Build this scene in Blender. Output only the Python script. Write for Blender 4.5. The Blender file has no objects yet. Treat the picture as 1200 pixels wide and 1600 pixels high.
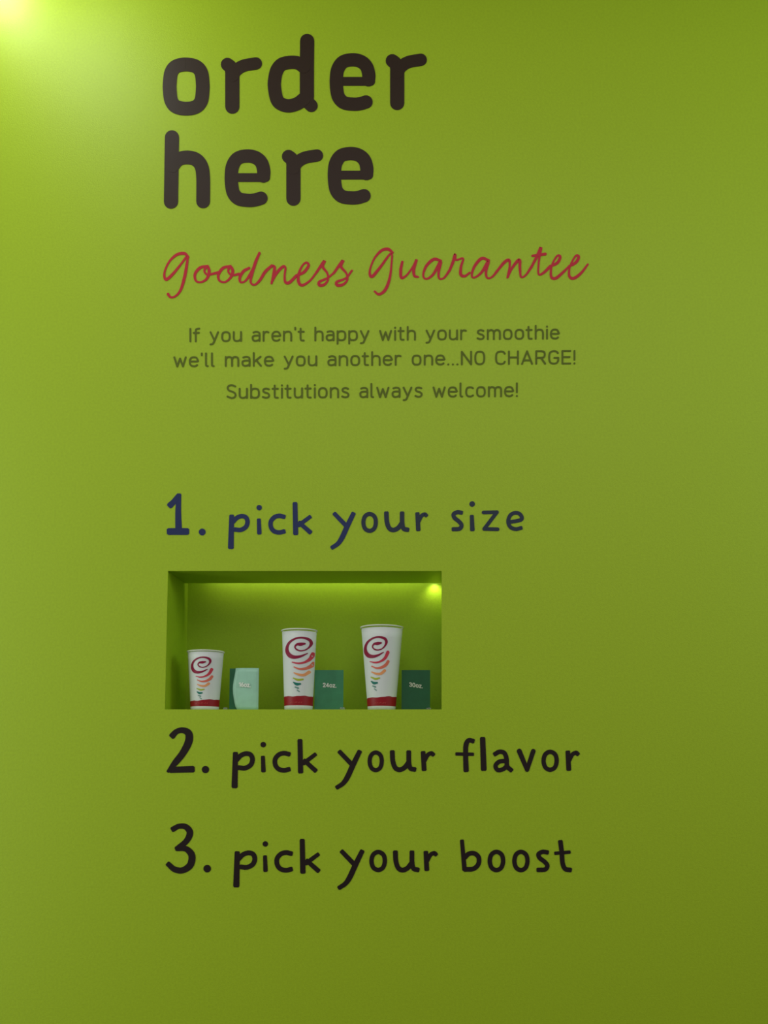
import bpy, bmesh, math
from mathutils import Vector

C = bpy.context.scene.collection
R = math.radians

# ------------------------------------------------------------------ camera
FOC = 1650.0            # focal length for a 1200x1600 frame
TH = R(5.0)             # camera looks up a little
CX, CY = 690.0, 1066.0  # principal point (lens shift)
D = 2.31                # metres from the wall
HC = 1.45               # camera height
cam = bpy.data.cameras.new('camera')
co = bpy.data.objects.new('camera', cam); C.objects.link(co)
cam.sensor_fit = 'VERTICAL'; cam.sensor_height = 36; cam.sensor_width = 27
cam.lens = 36 * FOC / 1600
cam.shift_x = (600 - CX) / 1600
cam.shift_y = (CY - 800) / 1600
cam.clip_start = 0.05
co.location = (0, -D, HC)
co.rotation_euler = (math.pi / 2 + TH, 0, 0)
bpy.context.scene.camera = co

# ------------------------------------------------------------------ world + lights
w = bpy.data.worlds.new('world'); bpy.context.scene.world = w
w.use_nodes = True
w.node_tree.nodes['Background'].inputs[0].default_value = (1.0, 0.98, 0.92, 1)
w.node_tree.nodes['Background'].inputs[1].default_value = 0.32

def area(name, loc, target, size, size_y, power, col=(1, 1, 1)):
    l = bpy.data.lights.new(name, 'AREA'); l.shape = 'RECTANGLE'
    l.size = size; l.size_y = size_y; l.energy = power; l.color = col
    o = bpy.data.objects.new(name, l); C.objects.link(o)
    o.location = loc
    o.rotation_euler = (Vector(target) - Vector(loc)).to_track_quat('-Z', 'Y').to_euler()
    return o

def spot(name, loc, target, power, angle, blend, radius=0.03, col=(1, 1, 1)):
    l = bpy.data.lights.new(name, 'SPOT'); l.energy = power
    l.spot_size = R(angle); l.spot_blend = blend; l.shadow_soft_size = radius; l.color = col
    o = bpy.data.objects.new(name, l); C.objects.link(o)
    o.location = loc
    o.rotation_euler = (Vector(target) - Vector(loc)).to_track_quat('-Z', 'Y').to_euler()
    return o

area('window_light', (-2.25, -1.0, 1.7), (-0.6, 0, 1.5), 0.9, 2.8, 18, (0.80, 1, 0.86))
area('room_light_right', (2.3, -1.1, 2.7), (0.8, 0, 2.2), 1.0, 1.0, 13, (0.72, 1, 0.9))
area('upper_wall_fill', (0.0, -1.9, 3.2), (0.0, 0, 1.75), 2.4, 1.0, 7.5, (1, 0.98, 0.90))  # added fill for the middle and upper wall, no fixture there
spot('wall_washer_light', (-1.08, -0.13, 3.36), (-0.80, 0.0, 2.6), 3.2, 150, 1.0, 0.03, (0.92, 1, 0.85))
spot('wall_washer_light_wide', (-0.92, -0.36, 3.38), (-0.66, 0.0, 2.9), 7.5, 150, 1.0, 0.14, (0.88, 1, 0.88))

vs = bpy.context.scene.view_settings
vs.view_transform = 'Standard'; vs.look = 'None'; vs.gamma = 1; vs.use_curve_mapping = False
vs.exposure = 0.0

# ------------------------------------------------------------------ helpers
def P(px, py, depth=0.0):
    """the point of the plane y = depth seen at pixel (px, py)"""
    a = (px - CX) / FOC; b = -(py - CY) / FOC
    d = Vector((a, math.cos(TH) - b * math.sin(TH), math.sin(TH) + b * math.cos(TH)))
    t = (D + depth) / d.y
    return Vector((d.x * t, depth, HC + d.z * t))

def material(name, col, rough=0.5, spec=0.5, bump=0.0, bscale=200, mottle=0.0, mscale=60, **kw):
    m = bpy.data.materials.new(name); m.use_nodes = True
    nt = m.node_tree; b = nt.nodes['Principled BSDF']
    b.inputs['Base Color'].default_value = (*col, 1)
    b.inputs['Roughness'].default_value = rough
    b.inputs['Specular IOR Level'].default_value = spec
    for k, v in kw.items(): b.inputs[k.replace('_', ' ')].default_value = v
    tc = nt.nodes.new('ShaderNodeTexCoord')
    if mottle:
        n = nt.nodes.new('ShaderNodeTexNoise'); n.inputs['Scale'].default_value = mscale
        n.inputs['Detail'].default_value = 3
        nt.links.new(tc.outputs['Object'], n.inputs['Vector'])
        r = nt.nodes.new('ShaderNodeValToRGB')
        r.color_ramp.elements[0].position = .3; r.color_ramp.elements[1].position = .7
        r.color_ramp.elements[0].color = (*[c * (1 - mottle) for c in col], 1)
        r.color_ramp.elements[1].color = (*[min(1, c * (1 + mottle)) for c in col], 1)
        nt.links.new(n.outputs['Fac'], r.inputs['Fac']); nt.links.new(r.outputs['Color'], b.inputs['Base Color'])
    if bump:
        n = nt.nodes.new('ShaderNodeTexNoise'); n.inputs['Scale'].default_value = bscale
        n.inputs['Detail'].default_value = 4
        nt.links.new(tc.outputs['Object'], n.inputs['Vector'])
        bp = nt.nodes.new('ShaderNodeBump'); bp.inputs['Strength'].default_value = bump
        bp.inputs['Distance'].default_value = 0.001
        nt.links.new(n.outputs['Fac'], bp.inputs['Height']); nt.links.new(bp.outputs['Normal'], b.inputs['Normal'])
    return m

def lin(r, g, b):
    return tuple((c / 255 / 12.92) if c / 255 <= .04045 else ((c / 255 + .055) / 1.055) ** 2.4 for c in (r, g, b))

def mesh_obj(name, verts, faces, mats, parent=None, smooth=False, idx=None):
    me = bpy.data.meshes.new(name); me.from_pydata([tuple(v) for v in verts], [], faces); me.update()
    if not isinstance(mats, (list, tuple)): mats = [mats]
    for m in mats: me.materials.append(m)
    if idx: me.polygons.foreach_set('material_index', idx)
    if smooth: me.polygons.foreach_set('use_smooth', [True] * len(me.polygons))
    o = bpy.data.objects.new(name, me); C.objects.link(o)
    if parent: o.parent = parent
    return o

def box_data(x0, x1, y0, y1, z0, z1):
    v = [(x, y, z) for x in (x0, x1) for y in (y0, y1) for z in (z0, z1)]
    f = [(0, 1, 3, 2), (4, 6, 7, 5), (0, 4, 5, 1), (2, 3, 7, 6), (0, 2, 6, 4), (1, 5, 7, 3)]
    return v, f

def box(name, x0, x1, y0, y1, z0, z1, m, parent=None, bevel=0):
    v, f = box_data(x0, x1, y0, y1, z0, z1)
    o = mesh_obj(name, v, f, m, parent)
    if bevel:
        b = o.modifiers.new('bevel', 'BEVEL'); b.width = bevel; b.segments = 2
    return o

def thing(name, label, cat, loc=(0, 0, 0), group=None):
    o = bpy.data.objects.new(name, None); C.objects.link(o); o.location = loc
    o.empty_display_size = .05
    o['label'] = label; o['category'] = cat
    if group: o['group'] = group
    return o

def structure(o):
    o['kind'] = 'structure'; return o

# ------------------------------------------------------------------ materials
M_WALL = material('lime_green_satin_paint', (.41, .545, .012), .46, .42, bump=.35, bscale=350, mottle=.045, mscale=190)
M_WALL_BOUNCE = material('lime_green_bounce_tinted', (.36, .53, .013), .5, .3, bump=.25, bscale=350, mottle=.04, mscale=190)  # same paint as the wall, greener for bounced light painted in
M_CEIL = material('ceiling_paint', (.75, .75, .72), .8, .2, bump=.2)
M_FLOOR = material('floor_tile', (.10, .075, .06), .4, .4, mottle=.15, mscale=12)
M_BROWN = material('dark_brown_vinyl', lin(44, 16, 8), .48, .42)
M_NAVY = material('dark_navy_vinyl', lin(20, 36, 92), .45, .45)
M_NAVY2 = material('dark_slate_vinyl', lin(26, 38, 62), .45, .45)
M_BLACK = material('brown_black_vinyl', lin(30, 10, 12), .45, .35)
M_CRIM = material('crimson_vinyl', lin(200, 20, 48), .45, .4)
M_OLIVE = material('olive_brown_vinyl', lin(98, 108, 26), .6, .3)
M_CUP = material('white_paper_cup', (.80, .79, .81), .5, .4)
M_RIM = material('cup_rolled_rim', (.84, .82, .76), .4, .5)
M_BAND = material('cup_red_band', lin(160, 10, 30), .45, .4)
M_BANDP = material('cup_band_print', lin(220, 90, 90), .5, .3)
M_PRINT = [material('swirl_ink_' + n, lin(*c), .5, .3) for n, c in (
    ('plum', (150, 14, 62)), ('raspberry', (215, 62, 84)), ('coral', (235, 118, 96)),
    ('peach', (248, 164, 110)), ('lime', (180, 190, 60)), ('teal', (30, 118, 108)), ('grey', (110, 150, 140)))]
M_TEAL = material('teal_card', lin(66, 142, 104), .35, .5, mottle=.08, mscale=60)
M_TEALD = material('dark_teal_card', lin(34, 108, 72), .35, .5, mottle=.08, mscale=60)
M_CARD_GLARE = material('card_painted_glare', lin(168, 212, 192), .3, .5, mottle=.05, mscale=70)  # glare on the first size card, put into its colour as pale mint
M_WHITE = material('white_print', (.85, .85, .80), .5, .3)
M_ACRYL = material('clear_acrylic', (.85, .9, .82), .12, .5, Transmission_Weight=.75, IOR=1.45)
M_METAL = material('lamp_trim_white', (.7, .7, .7), .4, .5)
def emis(name, col, s):
    m = material(name, col, .5); b = m.node_tree.nodes['Principled BSDF']
    b.inputs['Emission Color'].default_value = (*col, 1); b.inputs['Emission Strength'].default_value = s
    return m
M_GLOW = emis('lamp_lens', (1, 1, .92), 12)
M_TUBE = emis('niche_tube_glow', (1, 1, .85), 1.0)

# ------------------------------------------------------------------ room shell with the niche
NX0, NX1 = P(260, 1000).x, P(690, 1000).x
NZ1, NZ0 = P(475, 892).z, P(475, 1108.5).z
ND = .185                     # back panel
SD = .152                     # soffit ends here, leaving a light slot behind it
XL, XR, ZT = -2.3, 2.0, 3.42
slot_top = NZ1 + .07
def ring_wall():
    T = .26
    v = []; f = []
    def q(*pts):
        i = len(v); v.extend(pts); f.append(tuple(range(i, i + len(pts))))
    # front face around the opening
    for (a, b, c, d) in ((XL, NX0, 0, ZT), (NX1, XR, 0, ZT), (NX0, NX1, 0, NZ0), (NX0, NX1, NZ1, ZT)):
        q((a, 0, c), (b, 0, c), (b, 0, d), (a, 0, d))
    # outer edges and the back
    q((XL, 0, 0), (XL, 0, ZT), (XL, T, ZT), (XL, T, 0)); q((XR, 0, 0), (XR, T, 0), (XR, T, ZT), (XR, 0, ZT))
    q((XL, 0, 0), (XL, T, 0), (XR, T, 0), (XR, 0, 0)); q((XL, 0, ZT), (XR, 0, ZT), (XR, T, ZT), (XL, T, ZT))
    q((XL, T, 0), (XL, T, ZT), (XR, T, ZT), (XR, T, 0))
    return mesh_obj('wall_back', v, f, M_WALL)
wall = structure(ring_wall())
tk = .004
def npart(name, *a):
    o = box(name, *a, M_WALL_BOUNCE, wall); o['kind'] = 'structure'; return o
npart('niche_back_panel', NX0 - tk, NX1 + tk, ND, ND + tk, NZ0 - tk, slot_top)
npart('niche_side_panel', NX0 - tk, NX0, .0005, ND, NZ0 - tk, slot_top)
npart('niche_side_panel', NX1, NX1 + tk, .0005, ND, NZ0 - tk, slot_top)
npart('niche_floor_panel', NX0, NX1, .0005, ND, NZ0 - tk, NZ0)
npart('niche_soffit_panel', NX0, NX1, .0005, SD, NZ1, NZ1 + tk)
npart('niche_slot_top', NX0, NX1, SD - .06, ND, slot_top, slot_top + tk)
npart('niche_slot_front', NX0, NX1, SD - .064, SD - .06, NZ1 + tk, slot_top)

structure(box('floor', XL - 4, XR + 4, -9, 0, -.05, 0, M_FLOOR))
structure(box('ceiling', XL, XR, -1.0, 0, ZT, ZT + .05, M_CEIL))
structure(box('baseboard_back', XL, XR, -.015, 0, 0, .1, M_CEIL, bevel=.004))

# niche light: a thin tube hidden in the slot above the soffit
tube = thing('niche_tube_light', 'thin strip light tucked above the soffit of the niche', 'light', (0, 0, 0))
TXA, TXB = P(300, 912).x, P(682, 912).x
def cyl_x(x0, x1, cy, cz, r, n=12):
    v = []; f = []
    for x in (x0, x1):
        for k in range(n):
            a = 2 * math.pi * k / n; v.append((x, cy + r * math.cos(a), cz + r * math.sin(a)))
    for k in range(n): f.append((k, (k + 1) % n, n + (k + 1) % n, n + k))
    f.append(tuple(range(n))[::-1]); f.append(tuple(range(n, 2 * n)))
    return v, f
v, f = cyl_x(TXA, TXB, SD - .012, NZ1 + .045, .006)
mesh_obj('tube', v, f, M_TUBE, tube, True)
for s in (TXA - .012, TXB):
    v, f = cyl_x(s, s + .012, SD - .012, NZ1 + .045, .008); mesh_obj('end_cap', v, f, M_METAL, tube)
tl = area('niche_tube_lamp', ((TXA + TXB) / 2, SD - .004, NZ1 + .040), ((TXA + TXB) / 2, ND, NZ1 - .02), TXB - TXA, .01, .16, (1, 1, .8))
tp = bpy.data.lights.new('niche_end_lamp', 'SPOT'); tp.energy = .12; tp.shadow_soft_size = .005; tp.color = (1, 1, .72)
tp.spot_size = R(110); tp.spot_blend = 1.0
tpo = bpy.data.objects.new('niche_end_lamp', tp); C.objects.link(tpo)
tpo.location = (P(679, 912, ND).x, ND - .018, NZ1 + .008)
tpo.rotation_euler = (R(25), 0, 0)

# the recessed downlight that washes the wall's upper left
dl = thing('recessed_downlight', 'round white recessed downlight in the ceiling above the upper left of the wall', 'light', (-1.08, -.13, ZT))
def disc_ring(r0, r1, z0, z1, n=32):
    v = []; f = []
    for (r, z) in ((r0, z0), (r1, z0), (r1, z1), (r0, z1)):
        for k in range(n):
            a = 2 * math.pi * k / n; v.append((r * math.cos(a), r * math.sin(a), z))
    for j in range(4):
        for k in range(n):
            f.append((j * n + k, j * n + (k + 1) % n, ((j + 1) % 4) * n + (k + 1) % n, ((j + 1) % 4) * n + k))
    return v, f
v, f = disc_ring(.045, .065, -.012, 0); mesh_obj('trim_ring', v, f, M_METAL, dl, True)
v = [(.045 * math.cos(2 * math.pi * k / 32), .045 * math.sin(2 * math.pi * k / 32), -.004) for k in range(32)]
mesh_obj('lens', v, [tuple(range(32))[::-1]], M_GLOW, dl)

# ------------------------------------------------------------------ stroke lettering
def smooth(pts, closed=False, n=6):
    """Catmull-Rom through (x, y, w) points"""
    m = len(pts); out = []
    rng = range(m if closed else m - 1)
    for i in rng:
        p1, p2 = pts[i], pts[(i + 1) % m]
        p0 = pts[i - 1] if (closed or i > 0) else tuple(2 * a - b for a, b in zip(p1, p2))
        p3 = pts[(i + 2) % m] if (closed or i < m - 2) else tuple(2 * a - b for a, b in zip(p2, p1))
        for k in range(n):
            t = k / n
            out.append(tuple(.5 * ((2 * b) + (c - a) * t + (2 * a - 5 * b + 4 * c - d) * t * t + (3 * b - a - 3 * c + d) * t ** 3)
                             for a, b, c, d in zip(p0, p1, p2, p3)))
    if not closed: out.append(tuple(pts[-1]))
    return out

class Ribbon:
    """collects strokes in a flat 2-D space; fn(x, y, lift) turns them into the surface"""
    def __init__(s, fn, thick=1.0):
        s.v = []; s.f = []; s.m = []; s.fn = fn; s.k = 1.0
    # every piece of film sits a hair above the one before it, so that overlaps never coincide
    def add(s, face_pts, mi=0):
        i = len(s.v); s.v += [s.fn(x, y, s.k) for x, y in face_pts]; s.f.append(tuple(range(i, i + len(face_pts)))); s.m.append(mi)
    def skirt(s, a, b, mi=0):
        i = len(s.v); s.v += [s.fn(*a, s.k), s.fn(*b, s.k), s.fn(*b, 0), s.fn(*a, 0)]; s.f.append((i, i + 1, i + 2, i + 3)); s.m.append(mi)
    def disc(s, x, y, r, mi=0, n=18):
        s.k += .04
        c = [(x + r * math.cos(-2 * math.pi * k / n), y + r * math.sin(-2 * math.pi * k / n)) for k in range(n)]
        s.add(c, mi)
        for k in range(n): s.skirt(c[(k + 1) % n], c[k], mi)
    def stroke(s, pts, w=None, closed=False, curve=True, mi=0, caps='round', n=6):
        pts = [(p[0], p[1], p[2] if len(p) > 2 else w) for p in pts]
        q = smooth(pts, closed, n) if curve and len(pts) > 2 else pts
        m = len(q); L = []; Rr = []
        for i in range(m):
            a = q[i - 1] if (closed or i > 0) else q[i]
            b = q[(i + 1) % m] if (closed or i < m - 1) else q[i]
            dx, dy = b[0] - a[0], b[1] - a[1]; l = math.hypot(dx, dy) or 1
            nx, ny = -dy / l, dx / l; h = q[i][2] / 2
            L.append((q[i][0] + nx * h, q[i][1] + ny * h)); Rr.append((q[i][0] - nx * h, q[i][1] - ny * h))
        if not curve and len(q) > 2:                     # sharp corners: separate segments with joints
            for i in range(m - 1): s.stroke([q[i], q[i + 1]], w, curve=False, mi=mi, caps='round' if m > 2 else caps)
            for i in range(1, m - 1): s.disc(q[i][0], q[i][1], q[i][2] / 2, mi)
            return
        s.k += .04
        for i in range(m if closed else m - 1):
            j = (i + 1) % m; s.k += .004
            s.add([L[i], L[j], Rr[j], Rr[i]], mi)
            s.skirt(L[j], L[i], mi); s.skirt(Rr[i], Rr[j], mi)
        if not closed:
            for e in (0, -1):
                if caps == 'square':
                    o_ = q[1] if e == 0 else q[-2]; h = q[e][2] / 2
                    ux, uy = q[e][0] - o_[0], q[e][1] - o_[1]; l = math.hypot(ux, uy) or 1; ux /= l; uy /= l
                    A, B = (Rr[e], L[e]) if e == 0 else (L[e], Rr[e])
                    ex = .78 * h
                    A1 = (A[0] + ux * ex * .45, A[1] + uy * ex * .45); B1 = (B[0] + ux * ex * .45, B[1] + uy * ex * .45)
                    mx, my = q[e][0] + ux * ex, q[e][1] + uy * ex
                    A2 = (mx + (A[0] - q[e][0]) * .68, my + (A[1] - q[e][1]) * .68); B2 = (mx + (B[0] - q[e][0]) * .68, my + (B[1] - q[e][1]) * .68)
                    ring = [A, A1, A2, B2, B1, B]; s.add(ring, mi)
                    for a_, b_ in zip(ring[1:], ring): s.skirt(a_, b_, mi)
                elif caps == 'round': s.disc(q[e][0], q[e][1], q[e][2] / 2, mi)
                else:
                    s.skirt(L[e], Rr[e], mi)
    def build(s, name, mats, parent):
        return mesh_obj(name, s.v, s.f, mats, parent, idx=s.m)

LIFT = .0007
def crop(x0, y0, sc, dy=0, dx=0):
    """pixel frame of one enlarged crop -> wall"""
    def fn(x, y, k):
        p = P(x0 + (x + dx) / sc, y0 + (y + dy) / sc); return (p.x, -LIFT * k, p.z)
    return fn

# ---- heading: order here
head = thing('wall_lettering', 'large bold dark brown rounded words "order here" at top of the wall', 'lettering', (0, 0, 0))
S5 = 460 / 1200
def H(dx=0, dy=0): return Ribbon(crop(240, 40, 1200 / 460, dy, dx))
def h_o():
    r = H(); r.stroke([(132, 159), (172, 167), (194, 192), (200, 235), (200, 264), (194, 307), (172, 332), (132, 339), (92, 331), (72, 306), (66, 264), (66, 235), (72, 192), (92, 167)], 56, True)
    return r
def h_r(dx, dy):
    r = H(dx, dy)
    r.stroke([(321, 331), (321, 260), (321, 200)], 58)
    r.stroke([(301, 159), (315, 172), (321, 205)], 54)
    r.stroke([(323, 205), (338, 182), (368, 164), (417, 155)], 50)
    return r
def h_d():
    r = H()
    r.stroke([(626, 63), (625, 180), (625, 290)], 58)
    r.stroke([(625, 285), (630, 312), (643, 327)], 52)
    r.stroke([(612, 168), (588, 153), (555, 151), (522, 159), (502, 184), (493, 225), (493, 255), (502, 300), (520, 320), (552, 328), (588, 318), (612, 300)], 54)
    return r
def h_e(dx, dy):
    r = H(dx, dy)
    r.stroke([(765, 228), (885, 228)], 36)
    r.stroke([(876, 222), (877, 200), (868, 168), (845, 147), (810, 140), (772, 149), (751, 178), (745, 215), (746, 255), (754, 292), (777, 315), (815, 321), (842, 319), (866, 312)], 54)
    return r
def h_h():
    r = H()
    r.stroke([(75, 456), (73, 590), (71, 718)], 58)
    r.stroke([(78, 572), (98, 548), (132, 538), (170, 545), (194, 572), (202, 620), (202, 717)], 56)
    return r
for g in (h_o(), h_r(0, 0), h_d(), h_e(0, 0), h_r(672, -15), h_h(), h_e(-428, 392), h_r(249, 375), h_e(-8, 382)):
    g.build('letter', M_BROWN, head)

# ---- script line: goodness guarantee
scr = thing('wall_lettering', 'slim crimson handwritten script "goodness guarantee" below the big brown heading', 'lettering')
sg = [
 [[(185, 108), (165, 90), (125, 96), (85, 132), (60, 185), (60, 222), (75, 226), (112, 190), (152, 140), (181, 104), (177, 155), (165, 220), (145, 285), (118, 318), (92, 324), (78, 308)]],
 [[(290, 158), (250, 166), (222, 200), (227, 236), (255, 243), (285, 225), (298, 188), (288, 160), (272, 182), (290, 203), (345, 192)]],
 [[(412, 158), (372, 168), (347, 205), (354, 236), (385, 242), (415, 215), (424, 182), (410, 160), (400, 186), (420, 206), (458, 200)]],
 [[(512, 168), (482, 185), (462, 218), (466, 243), (490, 238), (515, 205), (538, 165)], [(567, 88), (545, 140), (527, 200), (520, 243), (540, 258), (568, 235), (598, 188), (634, 155)]],
 [[(634, 155), (648, 165), (642, 205), (632, 250)], [(634, 240), (655, 200), (690, 162), (706, 166), (702, 210), (706, 243), (728, 245), (765, 208)]],
 [[(765, 208), (805, 190), (830, 155), (818, 138), (795, 158), (776, 205), (778, 245), (798, 260), (838, 235), (872, 192)]],
 [[(872, 192), (915, 130), (906, 160), (930, 195), (934, 230), (915, 256), (890, 260), (888, 242), (930, 222), (965, 195)]],
 [[(965, 195), (1014, 128), (1004, 160), (1032, 195), (1038, 230), (1015, 256), (985, 260), (982, 242), (1030, 222), (1062, 182)]],
]
for g in sg:
    r = Ribbon(crop(240, 370, 1200 / 350))
    for st in g: r.stroke([(x, y, 13.5 + 3.0 * math.sin(i * 1.3)) for i, (x, y) in enumerate(st)])
    r.build('letter', M_CRIM, scr)
sg2 = [
 [[(140, 80), (118, 63), (85, 70), (50, 108), (28, 160), (26, 192), (40, 200), (80, 152), (134, 84), (134, 150), (125, 215), (103, 270), (72, 292), (50, 277)]],
 [[(190, 128), (182, 170), (186, 208), (212, 195), (245, 150), (262, 116), (248, 165), (252, 198), (270, 204)]],
 [[(385, 122), (350, 114), (312, 148), (296, 195), (312, 214), (347, 190), (384, 126), (374, 180), (378, 212), (402, 208), (430, 170)]],
 [[(430, 170), (448, 125), (458, 90), (462, 118), (498, 110), (488, 150), (486, 190), (506, 200), (532, 182)]],
 [[(628, 120), (592, 110), (556, 150), (542, 195), (556, 207), (592, 180), (626, 124), (614, 175), (620, 208), (645, 204), (672, 172)]],
 [[(672, 172), (705, 132), (730, 118), (734, 150), (722, 210), (742, 165), (782, 117), (786, 160), (792, 204), (816, 194), (845, 152)]],
 [[(845, 152), (875, 95), (893, 55), (882, 125), (880, 188), (904, 184), (940, 150)], [(850, 97), (914, 88)]],
 [[(940, 150), (976, 132), (990, 102), (974, 98), (948, 145), (944, 200), (966, 211), (1005, 180), (1035, 150)]],
 [[(1035, 150), (1070, 130), (1084, 102), (1068, 98), (1040, 150), (1036, 198), (1058, 211), (1096, 184), (1130, 140)]],
]
for g in sg2:
    r = Ribbon(crop(570, 370, 1200 / 370))
    for st in g: r.stroke([(x, y, 12.5 + 3.2 * math.sin(i * 1.3)) for i, (x, y) in enumerate(st)])
    r.build('letter', M_CRIM, scr)

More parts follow.
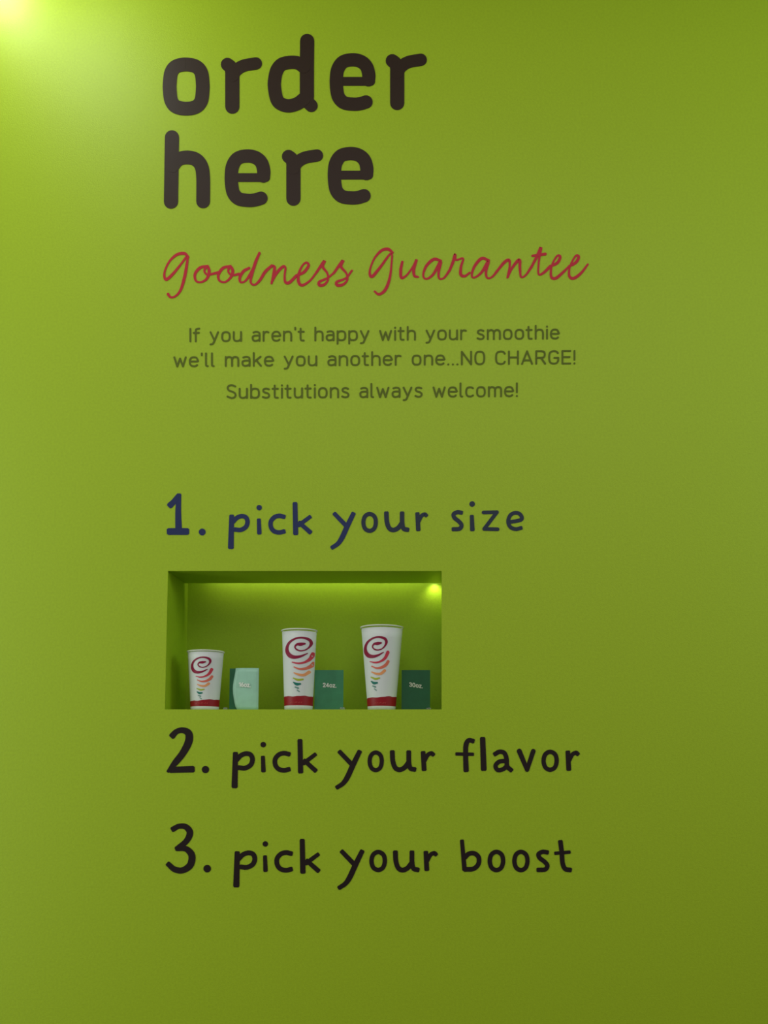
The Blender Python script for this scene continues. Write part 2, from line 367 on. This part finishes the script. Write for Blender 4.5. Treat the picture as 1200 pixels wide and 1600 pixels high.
# ---- body copy in a narrow single-stroke face (y up, cap height 1)
X = .72
def arc(cx, cy, rx, ry, a0, a1, n=10):
    return [(cx + rx * math.cos(R(a0 + (a1 - a0) * k / n)), cy + ry * math.sin(R(a0 + (a1 - a0) * k / n))) for k in range(n + 1)]
def oval(x0, x1, y0, y1):
    e = .5; pts = []
    cx, cy, rx, ry = (x0 + x1) / 2, (y0 + y1) / 2, (x1 - x0) / 2, (y1 - y0) / 2
    for k in range(20):
        a = 2 * math.pi * k / 20; c, s_ = math.cos(a), math.sin(a)
        pts.append((cx + rx * math.copysign(abs(c) ** .75, c), cy + ry * math.copysign(abs(s_) ** .75, s_)))
    return pts
bowl = lambda: oval(.0, .44, 0, X)
GL = {   # glyph: (advance, [(points, closed, curve)])
 'o': (.44, [(bowl(), 1, 1)]),
 'c': (.38, [([(.38, .64), (.30, .70), (.2, .72), (.07, .67), (0, .5), (0, .22), (.07, .05), (.2, 0), (.30, .02), (.38, .08)], 0, 1)]),
 'e': (.43, [([(.01, .38), (.43, .38), (.43, .5), (.36, .67), (.22, .72), (.08, .67), (0, .5), (0, .22), (.08, .05), (.22, 0), (.33, .02), (.40, .09)], 0, 1)]),
 'a': (.40, [([(.05, .67), (.18, .72), (.33, .69), (.40, .55), (.40, 0)], 0, 1), ([(.40, .42), (.15, .42), (.02, .35), (0, .2), (.04, .06), (.16, 0), (.32, .05), (.40, .14)], 0, 1)]),
 's': (.36, [([(.34, .66), (.2, .72), (.05, .67), (.02, .53), (.1, .42), (.27, .35), (.36, .2), (.3, .04), (.16, 0), (0, .07)], 0, 1)]),
 'n': (.42, [([(0, 0), (0, X)], 0, 0), ([(0, .52), (.08, .67), (.23, .72), (.37, .66), (.42, .48), (.42, 0)], 0, 1)]),
 'h': (.42, [([(0, 0), (0, 1.02)], 0, 0), ([(0, .52), (.08, .67), (.23, .72), (.37, .66), (.42, .48), (.42, 0)], 0, 1)]),
 'm': (.70, [([(0, 0), (0, X)], 0, 0), ([(0, .52), (.07, .67), (.19, .72), (.31, .66), (.35, .48), (.35, 0)], 0, 1), ([(.35, .52), (.42, .67), (.54, .72), (.66, .66), (.70, .48), (.70, 0)], 0, 1)]),
 'r': (.28, [([(0, 0), (0, X)], 0, 0), ([(0, .5), (.06, .66), (.17, .72), (.28, .68)], 0, 1)]),
 'u': (.42, [([(0, X), (0, .22), (.06, .05), (.19, 0), (.34, .06), (.42, .2)], 0, 1), ([(.42, X), (.42, 0)], 0, 0)]),
 'y': (.44, [([(0, X), (.23, .05)], 0, 0), ([(.44, X), (.23, .05), (.14, -.2), (.0, -.25)], 0, 1)]),
 'w': (.64, [([(0, X), (.16, 0), (.32, .62), (.48, 0), (.64, X)], 0, 0)]),
 'i': (.0, [([(0, 0), (0, X)], 0, 0), ([(0, .95), (0, .97)], 0, 0)]),
 'l': (.10, [([(0, 1.02), (0, .14), (.04, .02), (.10, 0)], 0, 1)]),
 't': (.26, [([(.08, .95), (.08, .16), (.13, .02), (.26, 0)], 0, 1), ([(-.04, .70), (.26, .70)], 0, 0)]),
 'f': (.26, [([(.08, 0), (.08, .84), (.14, .98), (.28, 1.02)], 0, 1), ([(-.04, .68), (.26, .68)], 0, 0)]),
 'b': (.44, [([(0, 0), (0, 1.02)], 0, 0), ([(0, .55), (.08, .68), (.24, .72), (.38, .66), (.44, .5), (.44, .22), (.38, .06), (.24, 0), (.08, .04), (0, .18)], 0, 1)]),
 'p': (.44, [([(0, -.27), (0, X)], 0, 0), ([(0, .55), (.08, .68), (.24, .72), (.38, .66), (.44, .5), (.44, .22), (.38, .06), (.24, 0), (.08, .04), (0, .18)], 0, 1)]),
 'k': (.40, [([(0, 0), (0, 1.02)], 0, 0), ([(.38, X), (.02, .32)], 0, 0), ([(.14, .44), (.40, 0)], 0, 0)]),
 "'": (.0, [([(0, 1.02), (0, .88)], 0, 0)]),
 '.': (.02, [([(0, 0), (.01, 0)], 0, 0)]),
 '!': (.0, [([(0, 1), (0, .3)], 0, 0), ([(0, 0), (0, .02)], 0, 0)]),
 'I': (.0, [([(0, 0), (0, 1)], 0, 0)]),
 'N': (.52, [([(0, 0), (0, 1), (.52, 0), (.52, 1)], 0, 0)]),
 'O': (.50, [(oval(0, .5, 0, 1), 1, 1)]),
 'C': (.48, [([(.48, .82), (.40, .96), (.25, 1), (.08, .93), (0, .72), (0, .28), (.08, .07), (.25, 0), (.40, .04), (.48, .18)], 0, 1)]),
 'G': (.50, [([(.48, .84), (.40, .96), (.25, 1), (.08, .93), (0, .72), (0, .28), (.08, .07), (.25, 0), (.42, .06), (.50, .24)], 0, 1), ([(.50, .24), (.50, .46), (.28, .46)], 0, 0)]),
 'H': (.50, [([(0, 0), (0, 1)], 0, 0), ([(.5, 0), (.5, 1)], 0, 0), ([(0, .52), (.5, .52)], 0, 0)]),
 'A': (.56, [([(0, 0), (.28, 1), (.56, 0)], 0, 0), ([(.09, .28), (.47, .28)], 0, 0)]),
 'R': (.50, [([(0, 0), (0, 1), (.28, 1)], 0, 0), ([(.28, 1), (.43, .95), (.48, .74), (.43, .53), (.28, .47)], 0, 1), ([(0, .47), (.28, .47)], 0, 0), ([(.27, .47), (.5, 0)], 0, 0)]),
 'E': (.44, [([(.44, 1), (0, 1), (0, 0), (.44, 0)], 0, 0), ([(0, .52), (.40, .52)], 0, 0)]),
 'S': (.46, [([(.44, .9), (.26, 1), (.08, .95), (.01, .78), (.08, .6), (.26, .5), (.42, .38), (.46, .2), (.38, .04), (.22, 0), (0, .12)], 0, 1)]),
 'z': (.36, [([(0, X), (.36, X), (0, 0), (.36, 0)], 0, 0)]),
 '1': (.2, [([(0, .8), (.2, 1), (.2, 0)], 0, 0)]),
 '2': (.42, [([(0, .78), (.06, .95), (.2, 1), (.37, .94), (.41, .74), (.3, .5), (0, 0)], 0, 1), ([(0, 0), (.44, 0)], 0, 0)]),
 '3': (.42, [([(0, .88), (.1, .99), (.24, 1), (.38, .9), (.38, .66), (.2, .54)], 0, 1), ([(.2, .54), (.4, .46), (.44, .22), (.32, .03), (.16, 0), (0, .12)], 0, 1)]),
 '4': (.46, [([(.34, 0), (.34, 1), (0, .26), (.48, .26)], 0, 0)]),
 '6': (.44, [([(.34, 1), (.12, .72), (0, .4), (.03, .12), (.2, 0), (.38, .08), (.44, .3), (.36, .52), (.2, .58), (.04, .45)], 0, 1)]),
 '0': (.44, [(oval(0, .44, 0, 1), 1, 1)]),
}
GAP, SPACE = .235, .44
def text_width(t):
    w_ = 0
    for i, ch in enumerate(t):
        if ch == ' ': w_ += SPACE; continue
        w_ += GL[ch][0] + (GAP if i < len(t) - 1 else 0)
    return w_
def body_line(text, x0, x1, yl, yr, cap, wt, label):
    th_ = thing('wall_lettering', label, 'lettering')
    tw = text_width(text); sx = (x1 - x0 - wt) / tw; x = x0 + wt / 2
    for i, ch in enumerate(text):
        if ch == ' ': x += SPACE * sx; continue
        def fn(u, v, k, x=x):
            px = u; yb = yl + (yr - yl) * (px - x0) / (x1 - x0)
            p = P(px, yb - v); return (p.x, -LIFT * k, p.z)
        r = Ribbon(fn)
        for pts, cl, cv in GL[ch][1]:
            q = [(x + a * sx, wt / 2 + b * (cap - wt)) for a, b in pts]
            r.stroke(q[::-1], wt, bool(cl), bool(cv), n=3, caps='round')
        r.build('punctuation' if ch in ".!'" else 'letter', M_OLIVE, th_)
        x += (GL[ch][0] + GAP) * sx
    return th_
body_line("If you aren't happy with your smoothie", 296, 874, 535, 530.5, 22.5, 2.9, 'small thin olive line "If you aren\'t happy with your smoothie" under the crimson script')
body_line("we'll make you another one...NO CHARGE!", 271, 899, 574, 569.5, 22.5, 2.9, 'small thin olive line "we\'ll make you another one...NO CHARGE!", middle of three')
body_line("Substitutions always welcome!", 354, 809, 623.5, 620.5, 23, 2.9, 'small thin olive line "Substitutions always welcome!", lowest of three')

# ---- the three steps: one traced brush-lettered alphabet, fitted to each letter's place
# glyph: (outer box x0, y0, x1, y1, scale of its crop, strokes)
SG = {
 '1': (60, 58, 205, 325, 4, [('s', [(138, 76, 30), (134, 180, 36), (137, 300, 42)], 0), ('s', [(128, 84, 26), (106, 116, 34), (84, 138, 38)], 0), ('l', [(79, 302, 42), (186, 302, 42)], 0)]),
 '.': (262, 283, 305, 327, 4, [('d', 284, 305, 21.5)]),
 'p': (445, 192, 580, 413, 4, [('l', [(468, 208, 30), (463, 398, 36)], 0), ('s', [(478, 240), (500, 217), (530, 206), (557, 214), (567, 242), (556, 274), (524, 292), (490, 290)], 28)]),
 'i': (622, 136, 658, 324, 4, [('d', 640, 153, 17), ('l', [(638, 230, 24), (641, 310, 28)], 0)]),
 'c': (697, 190, 805, 322, 4, [('s', [(794, 210), (765, 204), (735, 213), (713, 240), (714, 275), (733, 300), (765, 308), (794, 302)], 28)]),
 'k': (848, 115, 974, 328, 4, [('l', [(864, 130, 30), (868, 312, 32)], 0), ('l', [(957, 211, 24), (888, 262, 26)], 0), ('l', [(892, 248, 26), (958, 306, 28)], 0)]),
 'y': (1083, 178, 1242, 415, 4, [('l', [(1112, 192, 26), (1185, 268, 28)], 0), ('s', [(1228, 192, 28), (1190, 270, 32), (1158, 340, 32), (1132, 378, 28), (1097, 402, 26)], 0)]),
 'o': (138, 178, 243, 313, 4, [('c', [(190, 192), (220, 208), (229, 246), (218, 284), (190, 298), (162, 284), (151, 246), (161, 208)], 26)]),
 'u': (280, 173, 440, 308, 4, [('s', [(295, 188), (298, 240), (312, 280), (338, 293), (368, 280), (390, 252)], 29), ('s', [(393, 188), (394, 250), (403, 284), (427, 291)], 28)]),
 'r': (475, 178, 556, 303, 4, [('l', [(489, 192, 27), (494, 289, 28)], 0), ('s', [(498, 236), (514, 205), (534, 194), (544, 202)], 24)]),
 's': (700, 170, 776, 303, 4, [('s', [(762, 186), (738, 183), (716, 196), (722, 218), (748, 240), (763, 262), (752, 284), (714, 287)], 25)]),
 'z': (888, 168, 1002, 300, 4, [('l', [(902, 183), (986, 181), (906, 286), (990, 288)], 23)]),
 'e': (1043, 172, 1155, 300, 4, [('s', [(1066, 242), (1110, 236), (1141, 224), (1132, 196), (1103, 185), (1070, 200), (1056, 240), (1070, 274), (1102, 287), (1136, 280)], 24)]),
 '2': (43, 42, 210, 295, 3.529, [('s', [(86, 88, 34), (108, 66, 30), (142, 58, 32), (174, 76, 40), (174, 122, 42), (142, 185, 38), (100, 238, 34), (62, 284, 16)], 0), ('l', [(80, 276, 34), (193, 272, 36)], 0)]),
 '3': (50, 40, 210, 315, 3.529, [('s', [(90, 72, 30), (122, 56, 28), (160, 60, 32), (182, 92, 36), (162, 138, 32), (112, 178, 28)], 0), ('s', [(112, 178, 28), (160, 180, 32), (192, 215, 38), (184, 268, 38), (142, 297, 34), (98, 292, 32), (64, 264, 28)], 0)]),
 'f': (480, 96, 590, 292, 3.529, [('s', [(578, 116, 26), (556, 112, 26), (541, 135, 28), (538, 190, 28), (541, 277, 30)], 0), ('l', [(489, 188), (577, 190)], 19)]),
 'l': (615, 90, 655, 285, 3.529, [('l', [(632, 105, 30), (638, 270, 32)], 0)]),
 'a': (690, 163, 800, 290, 3.529, [('s', [(702, 188), (726, 175), (752, 182), (764, 212), (768, 255), (789, 277)], 25), ('s', [(762, 225), (725, 230), (705, 252), (716, 276), (745, 272), (765, 255)], 24)]),
 'v': (820, 158, 924, 292, 3.529, [('l', [(834, 172, 28), (877, 276, 24), (911, 172, 26)], 0)]),
 'b': (505, 126, 627, 308, 3.529, [('l', [(518, 138, 22), (532, 292, 26)], 0), ('s', [(535, 228), (556, 208), (586, 206), (610, 228), (608, 266), (580, 291), (535, 294)], 26)]),
 't': (1024, 128, 1128, 312, 3.529, [('s', [(1061, 142), (1068, 200), (1073, 260), (1087, 291), (1114, 297)], 26), ('l', [(1034, 205), (1110, 199)], 19)]),
}
def step(letters, label, mats):
    th_ = thing('wall_lettering', label, 'lettering')
    for ch, x0, y0, x1, y1 in letters:
        gx0, gy0, gx1, gy1, gs, strokes = SG[ch]
        sx, sy = (x1 - x0) / (gx1 - gx0), (y1 - y0) / (gy1 - gy0); ws = (sx + sy) / 2
        T = lambda x, y: (x0 + (x - gx0) * sx, y0 + (y - gy0) * sy)
        def fn(x, y, k):
            p = P(x, y); return (p.x, -LIFT * k, p.z)
        r = Ribbon(fn)
        for st in strokes:
            if st[0] == 'd': r.disc(*T(st[1], st[2]), st[3] * ws); continue
            pts = [(*T(p[0], p[1]), (p[2] if len(p) > 2 else st[2]) * ws) for p in st[1]]
            r.stroke(pts, None, st[0] == 'c', st[0] != 'l', caps='square')
        nm = 'numeral' if ch in '123' else ('full_stop' if ch == '.' else 'letter')
        r.build(nm, mats[0] if x0 < 520 else mats[1], th_)
    return th_
def boxes(ox, oy, sc, lst):
    return [(ch, ox + a / sc, oy + b / sc, ox + c / sc, oy + d / sc) for ch, a, b, c, d in lst]
A4 = lambda l: boxes(245, 755, 4, l)
B4 = lambda l: boxes(530, 755, 4, l)
g1 = A4([(c, *SG[c][:4]) for c in '1.picky']) + B4([(c, *SG[c][:4]) for c in 'our']) + \
     B4([('s', 698, 168, 778, 304), ('i', 812, 113, 850, 303), ('z', *SG['z'][:4]), ('e', *SG['e'][:4])])
step(g1, 'dark navy brush-lettered line "1. pick your size" above the niche', (M_NAVY, M_NAVY2))
g2 = boxes(245, 1125, 3.529, [('2', 43, 40, 212, 294), ('.', 248, 252, 288, 294), ('p', 412, 172, 540, 377), ('i', 571, 120, 603, 291), ('c', 638, 170, 738, 290), ('k', 775, 102, 888, 298), ('y', 982, 163, 1130, 383)]) + \
     boxes(575, 1125, 3.529, [('o', -2, 166, 88, 290), ('u', 120, 163, 268, 288), ('r', 290, 168, 371, 284), ('f', 480, 96, 590, 290), ('l', 615, 90, 655, 283), ('a', 688, 163, 800, 289), ('v', 820, 158, 924, 290), ('o', 956, 162, 1053, 288), ('r', 1088, 165, 1168, 283)])
step(g2, 'brown-black brush-lettered line "2. pick your flavor" just below the niche', (M_BLACK, M_BLACK))
g3 = boxes(245, 1275, 3.529, [('3', 50, 40, 211, 317), ('.', 257, 268, 298, 312), ('p', 421, 190, 553, 394), ('i', 583, 138, 614, 311), ('c', 648, 188, 750, 312), ('k', 787, 123, 904, 321), ('y', 994, 183, 1144, 407)]) + \
     boxes(575, 1275, 3.529, [('o', 7, 185, 106, 311), ('u', 137, 186, 286, 312), ('r', 305, 189, 386, 306), ('b', *SG['b'][:4]), ('o', 659, 184, 758, 312), ('o', 795, 184, 892, 312), ('s', 924, 185, 1002, 312), ('t', *SG['t'][:4])])
step(g3, 'brown-black brush-lettered line "3. pick your boost", lowest on the wall', (M_BLACK, M_BLACK))

# ------------------------------------------------------------------ paper cups
SWIRL = [   # (points x, y, width in the medium cup's crop pixels, ink)
 ([(488, 395, 20), (435, 404, 36), (385, 408, 24), (358, 440, 17), (383, 476, 16), (435, 491, 15), (500, 475, 14), (548, 430, 20), (567, 378, 32), (540, 336, 31), (460, 316, 21), (370, 328, 20), (285, 375, 27), (246, 440, 36), (250, 505, 44), (293, 558, 46), (360, 577, 36), (440, 563, 24), (522, 522, 10)], 0),
 ([(318, 643, 10), (400, 660, 19), (480, 645, 23), (548, 598, 34), (588, 522, 40)], 1),
 ([(345, 708, 12), (420, 735, 20), (500, 725, 30), (560, 690, 36), (592, 645, 34)], 2),
 ([(345, 785, 12), (410, 810, 24), (480, 812, 30), (540, 770, 34)], 3),
 ([(335, 855, 12), (400, 880, 24), (462, 872, 18)], 4),
 ([(338, 912, 12), (380, 937, 30), (428, 934, 20)], 5),
 ([(360, 975, 12), (400, 990, 20)], 6),
 ([(385, 1015, 8), (415, 1035, 12)], 6),
]
def make_cup(label, xl, xr, ytop, bl, br, depth, sw, band, band_tilt):
    """xl..xr: rim in the photograph, bl..br: base; sw: swirl origin px + scales; band: rows of the red band"""
    sc = (D + depth) / FOC
    ax = P((xl + xr) / 2, 1060, depth).x
    H_ = P(475, ytop, depth).z - NZ0
    rt = (xr - xl) / 2 * sc * .985; rb = (br - bl) / 2 * sc
    root = thing('paper_cup', label, 'cup', (ax, depth, NZ0), 'paper cups in the wall niche')
    rad = lambda z: rb + (rt * .965 - rb) * max(0, min(1, z / H_))
    N = 48
    def rev(prof):
        v = []; f = []
        for r_, z in prof:
            for k in range(N):
                a = 2 * math.pi * k / N; v.append((r_ * math.cos(a), r_ * math.sin(a), z))
        for j in range(len(prof) - 1):
            for k in range(N): f.append((j * N + k, j * N + (k + 1) % N, (j + 1) * N + (k + 1) % N, (j + 1) * N + k))
        return v, f
    t = .0006
    zf = .006                                    # recessed base
    prof = [(.0001, zf), (rb - .002, zf), (rb - .002, .0), (rb, .0)] + [(rad(H_ * q), H_ * q) for q in (.05, .15, .3, .5, .7, .85, .97)] + \
           [(rad(H_) - t, H_ * .97), (rad(H_ * .5) - t, H_ * .5), (rad(zf + .002) - t, zf + .002), (.0001, zf + .002)]
    v, f = rev(prof); mesh_obj('cup_body', v, f, M_CUP, root, True)
    rr = .0016
    prof = [(rad(H_) + .0006 + rr * math.cos(a), H_ - rr + rr * math.sin(a)) for a in [2 * math.pi * k / 10 for k in range(11)]]
    v, f = rev(prof); mesh_obj('rolled_rim', v, f, M_RIM, root, True)
    # red band, its upper edge brushed and slanting
    zt = P(475, band[0], depth - rb).z - NZ0; zb = P(475, band[1], depth - rb).z - NZ0
    v = []; f = []
    for k in range(N * 2):
        a = math.pi * k / N
        z1 = zt + band_tilt * math.cos(a) * .5 + .0006 * math.sin(a * 5 + 1) + .0003 * math.sin(a * 11)
        for z in (zb, (zb + z1) / 2, z1):
            r_ = rad(z) + .0003; v.append((r_ * math.cos(a), r_ * math.sin(a), z))
    n2 = N * 2
    for k in range(n2):
        for j in (0, 1): f.append((k * 3 + j, (k + 1) % n2 * 3 + j, (k + 1) % n2 * 3 + j + 1, k * 3 + j + 1))
    bd = mesh_obj('red_base_band', v, f, M_BAND, root, True); bd['label'] = 'red band with a brushed upper edge'
    # printed marks lie on the front of the cone
    def on_cup(px, py, k, lift=.0005):
        rz = rad((1105 - py) * sc)
        q = P(px, py, depth - rz * .8); x = q.x - ax; z = q.z - NZ0
        r_ = rad(z) + .0002 + lift * k * .6
        x = max(-r_ * .98, min(r_ * .98, x))
        return (x, -math.sqrt(max(0, r_ * r_ - x * x)), z)
    ox, oy, sx, sy = sw
    for pts, ink in SWIRL:
        r = Ribbon(lambda x, y, k: on_cup(ox + (x - 225) / 8.571 * sx, oy + (y - 305) / 8.571 * sy, k))
        r.stroke([(a, b, c * 1.22) for a, b, c in pts], n=8)
        o = r.build('printed_swirl' if ink == 0 else 'printed_brush_mark', M_PRINT[ink], root)
        o['label'] = ('plum red spiral', 'raspberry brush stroke', 'coral brush stroke', 'peach brush stroke', 'lime brush stroke', 'teal brush fleck', 'grey green brush fleck')[ink]
    # the faint small line printed on the red band
    r = Ribbon(lambda x, y, k: on_cup(x, y, k, .001))
    cx_ = (bl + br) / 2 - 4; yy = band[1] - 4.2
    for k in range(9):
        x = cx_ - 9 + k * 2.2
        r.stroke([(x, yy + .9), (x + (.5 if k % 2 else 1.1), yy - .9 + .8 * (k % 3 == 0))], .55, curve=False)
    o = r.build('band_print', M_BANDP, root); o['kind'] = 'stuff'
    return root

make_cup('shortest white paper cup, red spiral and red base band, at left end of niche', 291.5, 350, 1018, 298, 341, .055, (298.5, 1026.5, .77, .77), (1093.8, 1103.2), .0045)
make_cup('tall slim white paper cup with red spiral, in the middle of the niche', 438.5, 495.5, 985, 444.5, 488, .060, (446, 995.6, 1, 1), (1087.6, 1102), .001)
make_cup('tallest and widest white paper cup with red spiral, right of the niche', 562, 631, 980, 576, 619, .060, (568.2, 994.9, .90, .985), (1089.0, 1102.8), .004)

# ------------------------------------------------------------------ size cards
def panel(name, xl, xr, yt, depth, m, parent, wob=None, th=.0012, bow=.0, nz=10, nx=8, lean=0.0, zb=0.0):
    """a thin upright sheet with real thickness; wob(t) shifts its left edge"""
    a = P(xl, 1075, depth); b = P(xr, 1075, depth); zt = P(475, yt, depth).z
    ox, oy, oz = parent.location
    v = []; f = []
    for s in (0, 1):
        for j in range(nz + 1):
            t = j / nz; z = NZ0 + zb + (zt - NZ0 - zb) * t
            xa = a.x + (wob(t) if wob else 0)
            for i in range(nx + 1):
                u = i / nx
                v.append((xa + (b.x - xa) * u - ox, depth + s * th - bow * math.sin(math.pi * u) + lean * t - oy, z - oz))
    W = nx + 1; K = (nz + 1) * W
    for j in range(nz):
        for i in range(nx):
            p = j * W + i
            f.append((p, p + 1, p + W + 1, p + W)); f.append((K + p, K + p + W, K + p + W + 1, K + p + 1))
    for i in range(nx):
        f.append((i, K + i, K + i + 1, i + 1)); q = nz * W + i; f.append((q, q + 1, K + q + 1, K + q))
    for j in range(nz):
        p = j * W; f.append((p, p + W, K + p + W, K + p)); q = p + nx; f.append((q, K + q, K + q + W, q + W))
    return mesh_obj(name, v, f, m, parent, True if bow else False)

def card_text(txt, x0, x1, yl, yr, cap, wt, depth, parent, m):
    ox, oy, oz = parent.location
    tw = text_width(txt); sx = (x1 - x0) / tw; x = x0
    def fn(u, v_, k):
        yb = yl + (yr - yl) * (u - x0) / (x1 - x0)
        p = P(u, yb - v_, depth - .0004 - .0003 * k); return (p.x - ox, p.y - oy, p.z - oz)
    for ch in txt:
        r = Ribbon(fn)
        for pts, cl, cv in GL[ch][1]:
            q = [(x + a * sx, wt / 2 + b * (cap - wt)) for a, b in pts]
            r.stroke(q[::-1], wt, bool(cl), bool(cv), n=2)
        r.build('printed_character', m, parent); x += (GL[ch][0] + GAP) * sx

def small_foot(px, depth, parent, w_=.012, h_=.009):
    ox, oy, oz = parent.location; x = P(px, 1100, depth).x - ox
    o = box('clear_foot', x - w_ / 2, x + w_ / 2, depth - .004 - oy, depth + .03 - oy, 0, h_, M_ACRYL, parent, .0015)
    return o

dc = .050
def card(label, xl, xr, yt, depth, m, txt, tx0, tx1, tyl, tyr, foot, cap=7.0, mt=M_WHITE):
    c = P((xl + xr) / 2, 1075, depth)
    root = thing('size_card', label, 'sign', (c.x, depth, NZ0), 'cup size cards in the wall niche')
    panel('card_panel', xl, xr, yt, depth, m, root)
    pk = panel('acrylic_stand', xl + 3, xr - 3, yt + 30, depth + .0016, M_ACRYL, root, th=.002)
    small_foot(foot, depth + .001, root)
    card_text(txt, tx0, tx1, tyl, tyr, cap, 1.5, depth, root, mt)
    return root
c1 = P(381, 1075, dc)
k1 = thing('size_card', 'size card with painted-in pale mint glare, between the shortest cup and the middle cup', 'sign', (c1.x, dc, NZ0), 'cup size cards in the wall niche')
pb = panel('card_backing', 358.5, 403, 1044.5, dc + .006, M_TEALD, k1); pb['label'] = 'dark teal backing card'
panel('card_panel', 366.5, 404, 1044, dc, M_CARD_GLARE, k1, wob=lambda t: .0030 * math.cos(t * 6.0) - .001 + (.006 * (1 - t / .12) if t < .12 else 0), bow=.003)
small_foot(352.5, dc + .01, k1, .010, .008)
card_text('16oz.', 374, 391, 1073.2, 1074.2, 7.5, 1.7, dc - .0040, k1, M_WHITE)
card('teal size card standing against the right of the tall slim middle cup', 491.5, 536.5, 1047, .075, M_TEAL, '24oz.', 505, 525, 1073.8, 1074.6, 535)
card('dark teal size card at right end of niche beside the widest cup', 627.5, 672, 1047, .085, M_TEALD, '30oz.', 640, 660, 1073, 1075.5, 670)
